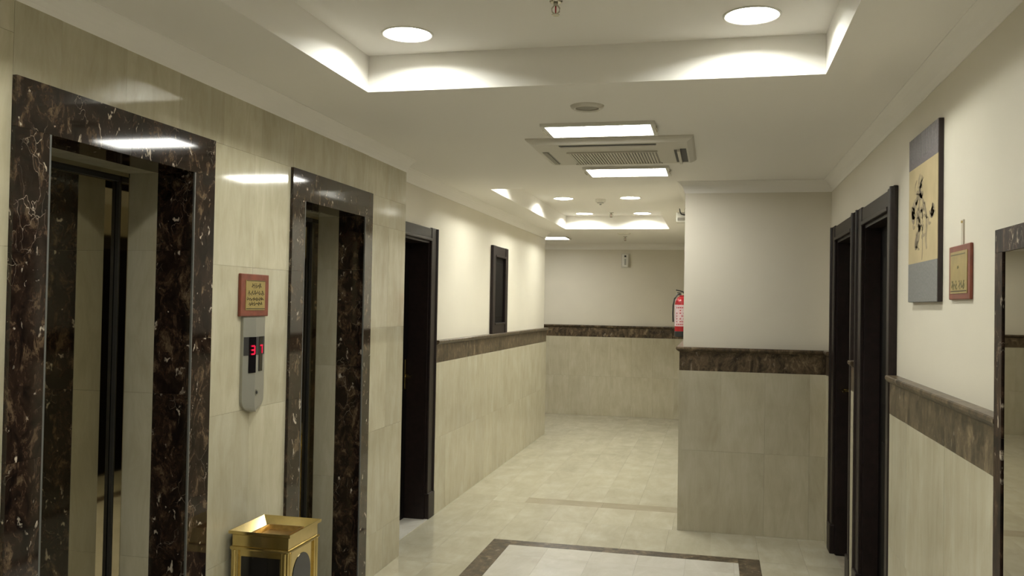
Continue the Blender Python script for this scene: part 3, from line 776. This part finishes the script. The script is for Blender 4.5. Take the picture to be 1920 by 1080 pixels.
# ================================================================== GOLD BIN
def bin_():
    x0, x1, y0, y1, zt = -1.912, -1.640, 3.232, 3.520, 0.662
    t = thing('ashtray_bin', 'square polished gold ashtray bin between the elevators', 'bin', ((x0+x1)/2, (y0+y1)/2, 0))
    # top collar: flared frame sloping inwards to the tray
    cx, cy = (x0+x1)/2, (y0+y1)/2; hx, hy = (x1-x0)/2, (y1-y0)/2
    def ringbm(levels):
        bm = bmesh.new(); R = []
        for dx, dy, z in levels: R.append([bm.verts.new((cx+sx*dx, cy+sy*dy, z)) for sx, sy in ((-1, -1), (1, -1), (1, 1), (-1, 1))])
        for A, B in zip(R, R[1:]):
            for k in range(4): bm.faces.new((A[k], A[(k+1) % 4], B[(k+1) % 4], B[k]))
        return bm, R
    bm, R = ringbm([(hx-0.012, hy-0.012, zt-0.062), (hx-0.012, hy-0.012, zt-0.018), (hx, hy, zt-0.012), (hx, hy, zt),
                    (hx-0.003, hy-0.003, zt), (hx-0.046, hy-0.046, zt-0.032), (hx-0.052, hy-0.052, zt-0.05), (hx-0.012, hy-0.012, zt-0.062)])
    obj('rim', bm, 'brass', t)
    bm, R = ringbm([(hx-0.054, hy-0.054, zt-0.052), (hx-0.054, hy-0.054, zt-0.024), (hx-0.060, hy-0.060, zt-0.024), (hx-0.066, hy-0.066, zt-0.042)])
    bm.faces.new(R[-1]); bm.faces.new(R[0][::-1])
    obj('ash_tray', bm, 'brassin', t)
    bm, R = ringbm([(hx-0.006, hy-0.006, zt-0.076), (hx-0.004, hy-0.004, zt-0.070), (hx-0.006, hy-0.006, zt-0.064), (hx-0.02, hy-0.02, zt-0.06)])
    bm.faces.new(R[-1]); bm.faces.new(R[0][::-1])
    obj('collar', bm, 'brass', t)
    # corner posts
    for sx in (-1, 1):
        for sy in (-1, 1):
            px, py = cx+sx*(hx-0.024), cy+sy*(hy-0.024)
            p = box('corner_post', 'brass', t, px-0.016, px+0.016, py-0.016, py+0.016, 0.05, zt-0.07, bevel=0.004)
            for fx, fy in ((sx, 0), (0, sy)):
                bm = bmesh.new(); ax, ay = px+fx*0.015, py+fy*0.015
                bm_cyl(bm, (ax, ay, 0.055), (ax, ay, zt-0.078), 0.006, n=12)
                obj('reeding', bm, 'brass', p, smooth=True)
    # side panels: brass frame with a dark inset, arched opening on the +x side
    a0, a1 = cx-hx+0.034, cx+hx-0.034; b0, b1 = cy-hy+0.034, cy+hy-0.034
    for yy, s in ((cy-hy+0.018, -1), (cy+hy-0.018, 1)):
        p = box('side_panel', 'brass', t, a0, a1, yy, yy-s*0.008, 0.06, zt-0.076)
        box('dark_inset', 'ash', p, a0+0.016, a1-0.016, yy+s*0.002, yy-s*0.002, 0.10, zt-0.104)
    for xx, s in ((cx-hx+0.018, -1), (cx+hx-0.018, 1)):
        p = box('side_panel', 'brass', t, xx, xx-s*0.008, b0, b1, 0.06, zt-0.076)
        bm = bmesh.new(); P = []
        ym, hw = (b0+b1)/2, (b1-b0)/2-0.03
        out = [(ym-hw, 0.34), (ym+hw, 0.34)]+[(ym+hw*math.cos(k*math.pi/14), 0.47+0.085*math.sin(k*math.pi/14)) for k in range(0, 15)]
        A = [bm.verts.new((xx+s*0.002, y, z)) for y, z in out]; B = [bm.verts.new((xx-s*0.002, y, z)) for y, z in out]
        bm.faces.new(A); bm.faces.new(B[::-1])
        for k in range(len(A)): l = (k+1) % len(A); bm.faces.new((A[k], A[l], B[l], B[k]))
        obj('throw_opening', bm, 'ash', p)
    box('base', 'brass', t, cx-hx+0.002, cx+hx-0.002, cy-hy+0.002, cy+hy-0.002, 0.0, 0.06, bevel=0.006)
bin_()

# ================================================================== CEILING THINGS
def downlight(loc, label, group, r=LAMP_R):
    t = thing('downlight', label, 'ceiling light', loc, group)
    bm = bmesh.new()
    bm_lathe(bm, loc, [(r*0.985, 0.003), (r*0.99, -0.003), (r*1.03, -0.005), (r*1.09, -0.003), (r*1.10, 0.001)], 48)
    bmesh.ops.delete(bm, geom=[f for f in bm.faces if len(f.verts) > 4], context='FACES_ONLY')
    obj('trim_ring', bm, 'white', t, smooth=True)
    bm = bmesh.new()
    bm_lathe(bm, loc, [(r*0.99, 0.0), (r*0.985, LAMP_D*0.5), (r*0.96, LAMP_D+0.002)], 48)
    bmesh.ops.delete(bm, geom=[f for f in bm.faces if len(f.verts) > 4], context='FACES_ONLY')
    obj('reflector', bm, 'white', t, smooth=True)
    bm = bmesh.new(); bm_lathe(bm, loc, [(0.0001, LAMP_D-0.004), (r*0.5, LAMP_D-0.003), (r*0.97, LAMP_D), (r*0.97, LAMP_D+0.006)], 48)
    obj('diffuser', bm, 'lampdisc', t, smooth=True)
    return t
d0 = corridor_disc = None
for (gl, gg, xs, ys) in (('round glowing downlight in the tray above the elevator lobby', 'lobby tray downlights', (-1.207, 0.117), (0.17, 1.73, 3.285)),
                 ('round glowing downlight in the corridor tray past the pier', 'corridor tray downlights', (-1.49, -0.826), (7.07, 8.634, 10.08))):
    for y in ys:
        for x in xs:
            side = ('on the ' + (('elevator wall' if x < -1 else 'picture wall') if y < 6 else ('painted wall' if x < -1 else 'pier')) + ' side')
            row = {0.17: 'third row from the speaker', 1.73: 'second row from the speaker', 3.285: 'row next to the speaker',
                   7.07: 'row just past the pier front', 8.634: 'row by the smoke detector', 10.08: 'row before the end wall'}[y]
            lab = 'round %s tray downlight %s, %s' % ('lobby' if y < 6 else 'corridor', side, row)
            if d0 is None: d0 = downlight((x, y, ZT), lab, gg)
            else:
                c = copy_thing(d0, (x, y, ZT), lab); c['group'] = gg
                if y > 6:
                    for ch in c.children:
                        if ch.name.startswith('diffuser'):
                            if corridor_disc is None:
                                corridor_disc = ch.data.copy(); corridor_disc.materials[0] = M['lampdisc2']
                            ch.data = corridor_disc
def panel_light(x0, x1, y0, y1, label):
    cx, cy = (x0+x1)/2, (y0+y1)/2
    t = thing('fluorescent_panel', label, 'ceiling light', (cx, cy, ZS))
    w = 0.022
    bm = bmesh.new()
    for b in ((x0, x1, y0, y0+w), (x0, x1, y1-w, y1), (x0, x0+w, y0+w, y1-w), (x1-w, x1, y0+w, y1-w)): bm_box(bm, *b, ZS-0.016, ZS+0.004)
    obj('housing', bm, 'white', t)
    box('diffuser', 'lamppanel', t, x0+w, x1-w, y0+w, y1-w, ZS-0.010, ZS+0.002)
    for k in (1, 2): 
        box('clip', 'chrome', t, (x0 if k == 1 else x1)-0.004, (x0 if k == 1 else x1)+0.004, cy-0.05, cy+0.05, ZS-0.019, ZS-0.004)
panel_light(-0.872, -0.300, 4.31, 4.62, 'white fluorescent ceiling panel next to the round ceiling speaker')
panel_light(-0.862, -0.303, 5.70, 6.07, 'white fluorescent ceiling panel between the air conditioner and corridor tray')
panel_light(-2.60, -1.915, 11.34, 11.80, 'white fluorescent ceiling panel by the end wall of the corridor')

def cassette():
    x0, x1, y0, y1 = -1.030, -0.122, 4.690, 5.460
    zb = ZS-0.030
    t = thing('cassette_air_conditioner', 'square off white cassette air conditioner in the ceiling between light panels', 'air conditioner', ((x0+x1)/2, (y0+y1)/2, ZS))
    bm = bmesh.new()
    cx, cy, hx, hy = (x0+x1)/2, (y0+y1)/2, (x1-x0)/2, (y1-y0)/2
    R = []
    for ins, z in ((0, ZS+0.002), (0, ZS-0.006), (0.010, ZS-0.016), (0.036, zb), ):
        R.append([bm.verts.new((cx+sx*(hx-ins), cy+sy*(hy-ins), z)) for sx, sy in ((-1, -1), (1, -1), (1, 1), (-1, 1))])
    for A, B in zip(R, R[1:]):
        for k in range(4): bm.faces.new((A[k], A[(k+1) % 4], B[(k+1) % 4], B[k]))
    bm.faces.new(R[-1]); bm.faces.new(R[0][::-1])
    obj('fascia', bm, 'acwhite', t)
    def flap(nm, mat, a, b, c, d, lift): box(nm, mat, t, a, b, c, d, zb-lift, zb+0.004)
    flap('air_slot', 'dark', -0.855, -0.322, 4.760, 4.792, 0.001)
    flap('air_slot', 'dark', -0.855, -0.322, 5.395, 5.418, 0.001)
    flap('vane', 'acwhite', -0.850, -0.327, 4.796, 4.806, 0.006)
    flap('air_slot', 'grey', -0.985, -0.945, 4.95, 5.37, 0.001)
    flap('vane', 'acgrille', -0.980, -0.952, 4.955, 5.365, 0.005)
    flap('air_slot', 'dark', -0.236, -0.219, 4.96, 5.38, 0.001)
    flap('air_slot', 'dark', -0.201, -0.168, 4.93, 5.38, 0.001)
    flap('vane', 'acwhite', -0.218, -0.202, 4.95, 5.39, 0.014)
    g = box('grille', 'acgrille', t, -0.838, -0.335, 4.985, 5.375, zb-0.002, zb+0.004)
    n = 30
    for k in range(n):
        xx = -0.835+(0.497)*(k+0.5)/n
        box('grille_slat', 'acwhite', g, xx-0.0045, xx+0.0045, 4.985, 5.375, zb-0.007, zb)
    for p in ((-0.845, -0.328, 4.975, 4.988), (-0.845, -0.328, 5.372, 5.385)):
        box('grille_frame', 'acwhite', g, *p, zb-0.008, zb)
cassette()

def round_vent(name, label, cat, loc, r):
    t = thing(name, label, cat, loc)
    bm = bmesh.new(); bm_lathe(bm, loc, [(r*0.66, 0.001), (r*0.68, -0.012), (r*0.80, -0.016), (r*0.95, -0.008), (r, 0.001)], 36)
    obj('ring', bm, 'acwhite', t, smooth=True)
    bm = bmesh.new(); bm_lathe(bm, loc, [(0.0001, -0.010), (r*0.4, -0.010), (r*0.66, -0.006), (r*0.68, 0.001)], 36)
    obj('grille', bm, 'acgrille', t, smooth=True)
round_vent('ceiling_speaker', 'round pale ceiling speaker near the lobby tray edge', 'speaker', (-0.580, 3.955, ZS), 0.078)
round_vent('ceiling_vent', 'small round ceiling vent past the corridor tray', 'vent', (-1.115, 10.93, ZS), 0.085)

def sprinkler(loc, label, k=1.0):
    t = thing('fire_sprinkler', label, 'sprinkler', loc, None)
    x, y, z = loc
    bm = bmesh.new(); bm_lathe(bm, loc, [(0.0001, -0.006*k), (0.020*k, -0.005*k), (0.026*k, 0.001)], 20)
    obj('escutcheon', bm, 'chrome', t, smooth=True)
    cyl('body', 'chrome', t, (x, y, z-0.004), (x, y, z-0.018*k), 0.008*k, n=14)
    for s in (-1, 1):
        bm = bmesh.new()
        bm_tube(bm, [(x+s*0.006*k, y, z-0.014*k), (x+s*0.014*k, y, z-0.024*k), (x+s*0.013*k, y, z-0.036*k), (x+s*0.002*k, y, z-0.046*k)], 0.0026*k, 8)
        obj('yoke_arm', bm, 'chrome', t, smooth=True)
    cyl('bulb', 'red', t, (x, y, z-0.017*k), (x, y, z-0.042*k), 0.0026*k, n=10)
    bm = bmesh.new(); bm_lathe(bm, (x, y, z-0.047*k), [(0.0001, -0.002*k), (0.014*k, -0.002*k), (0.014*k, 0.001), (0.0001, 0.002*k)], 16)
    obj('deflector', bm, 'chrome', t)
sprinkler((-0.560, 3.02, ZT), 'small brass coloured sprinkler head between the lobby downlights')
sprinkler((-1.168, 9.98, ZT), 'small sprinkler head in the corridor tray near its far edge', 1.2)
sprinkler((-1.152, 11.45, ZS), 'small sprinkler head near the corridor end wall', 1.2)

t = thing('smoke_detector', 'round white smoke detector in the middle of the corridor tray', 'smoke detector', (-1.133, 8.75, ZT))
bm = bmesh.new(); bm_lathe(bm, (-1.133, 8.75, ZT), [(0.0001, -0.045), (0.022, -0.045), (0.030, -0.036), (0.046, -0.030), (0.052, -0.012), (0.052, 0.001)], 28)
obj('body', bm, 'white', t, smooth=True)
bm = bmesh.new(); bm_lathe(bm, (-1.133, 8.75, ZT-0.036), [(0.0305, -0.0015), (0.0345, 0.002), (0.0345, 0.004)], 28)
obj('sensor_slot', bm, 'dark', t)
cyl('sensor_cap', 'grey', t, (-1.133, 8.75, ZT-0.044), (-1.133, 8.75, ZT-0.056), 0.012, 0.009, 16)

# ---- device on the end wall
t = thing('air_freshener', 'small grey white dispenser high on the corridor end wall', 'dispenser', (-1.278, YKP, 2.158))
box('back_plate', 'acwhite', t, -1.343, -1.213, YKP, YKP-0.012, 2.158, 2.372, bevel=0.004)
bm = bmesh.new()
bm_box(bm, -1.325, -1.231, YKP-0.010, YKP-0.062, 2.170, 2.362)
obj('cover', bm, 'white', t, bevel=0.020)
box('nozzle', 'dark', t, -1.292, -1.264, YKP-0.060, YKP-0.066, 2.315, 2.34)
box('window_strip', 'grey', t, -1.290, -1.266, YKP-0.060, YKP-0.065, 2.20, 2.29)

# ---- fire extinguisher on the corridor side of the pier
def extinguisher():
    x, y, z0, r = -0.352, 9.65, ZR-0.035, 0.072
    t = thing('fire_extinguisher', 'red fire extinguisher with pale label hung on the corridor wall past the pier', 'extinguisher', (x, y, z0))
    b = (x, y, z0)
    bm = bmesh.new(); bm_lathe(bm, b, [(0.0001, 0.0), (r*0.92, 0.0), (r*1.02, 0.010), (r*1.02, 0.058), (r*0.98, 0.062)], 28)
    obj('foot_ring', bm, 'black', t, smooth=True)
    bm = bmesh.new(); bm_lathe(bm, b, [(r*0.9, 0.05), (r, 0.062), (r, 0.36), (r*0.92, 0.395), (r*0.62, 0.425), (r*0.34, 0.436), (r*0.34, 0.45), (0.0001, 0.45)], 32)
    obj('cylinder', bm, 'red', t, smooth=True)
    bm = bmesh.new(); n = 20; zz0, zz1 = z0+0.115, z0+0.345
    A = []; 
    for k in range(n+1):
        a = math.radians(150+160*k/n); 
        A.append([bm.verts.new((x+(r+d)*math.cos(a), y+(r+d)*math.sin(a), z)) for d, z in ((0.0012, zz0), (0.0012, zz1), (-0.001, zz1), (-0.001, zz0))])
    for P, Q in zip(A, A[1:]):
        for k in range(4): bm.faces.new((P[k], P[(k+1) % 4], Q[(k+1) % 4], Q[k]))
    bm.faces.new(A[0]); bm.faces.new(A[-1][::-1])
    lb = obj('paper_label', bm, 'paper', t)
    rnd = random.Random(5)
    for row in range(7):
        bm = bmesh.new(); zc = zz0+0.02+row*0.030
        for k in range(5):
            a = math.radians(232+k*15); 
            if rnd.random() < 0.25: continue
            bm_box(bm, x+(r+0.001)*math.cos(a)-0.006, x+(r+0.001)*math.cos(a)+0.006, y+(r+0.002)*math.sin(a)-0.001, y+(r+0.002)*math.sin(a)+0.001, zc-0.006, zc+0.006)
        obj('print_row', bm, 'red', lb)
    cyl('valve', 'chrome', t, (x, y, z0+0.44), (x, y, z0+0.475), 0.016, n=16)
    bm = bmesh.new(); bm_box(bm, x-0.05, x+0.035, y-0.010, y+0.010, z0+0.470, z0+0.480); obj('carry_handle', bm, 'black', t, bevel=0.003)
    bm = bmesh.new(); bm_tube(bm, [(x+0.02, y, z0+0.485), (x-0.02, y, z0+0.497), (x-0.062, y, z0+0.505)], 0.006, 8); obj('squeeze_lever', bm, 'black', t, smooth=True)
    bm = bmesh.new()
    bm_tube(bm, [(x-0.012, y, z0+0.462), (x-0.045, y-0.02, z0+0.455), (x-0.075, y-0.03, z0+0.41), (x-0.088, y-0.03, z0+0.34), (x-0.090, y-0.03, z0+0.25), (x-0.086, y-0.03, z0+0.16)], 0.0085, 10)
    obj('hose', bm, 'black', t, smooth=True)
    box('wall_bracket', 'black', t, XQ, x+r*0.8, y-0.02, y+0.02, z0+0.33, z0+0.36)
extinguisher()

# ---- emergency lamp on the corridor side of the pier
t = thing('emergency_light', 'white emergency lamp box with black cable high on the corridor wall past the pier', 'emergency light', (XQ, 7.5, 2.31))
box('housing', 'white', t, XQ, -0.328, 7.44, 7.60, 2.312, 2.395, bevel=0.008)
box('lens', 'acgrille', t, -0.235, -0.315, 7.436, 7.442, 2.325, 2.35, bevel=0.001)
box('battery_box', 'white', t, XQ, -0.262, 7.46, 7.58, 2.39, 2.425, bevel=0.005)
bm = bmesh.new(); bm_tube(bm, [(-0.300, 7.45, 2.425), (-0.296, 7.436, 2.40), (-0.285, 7.434, 2.378), (-0.262, 7.434, 2.372), (-0.235, 7.436, 2.372), (-0.222, 7.438, 2.374)], 0.0045, 8)
obj('cable', bm, 'black', t, smooth=True)
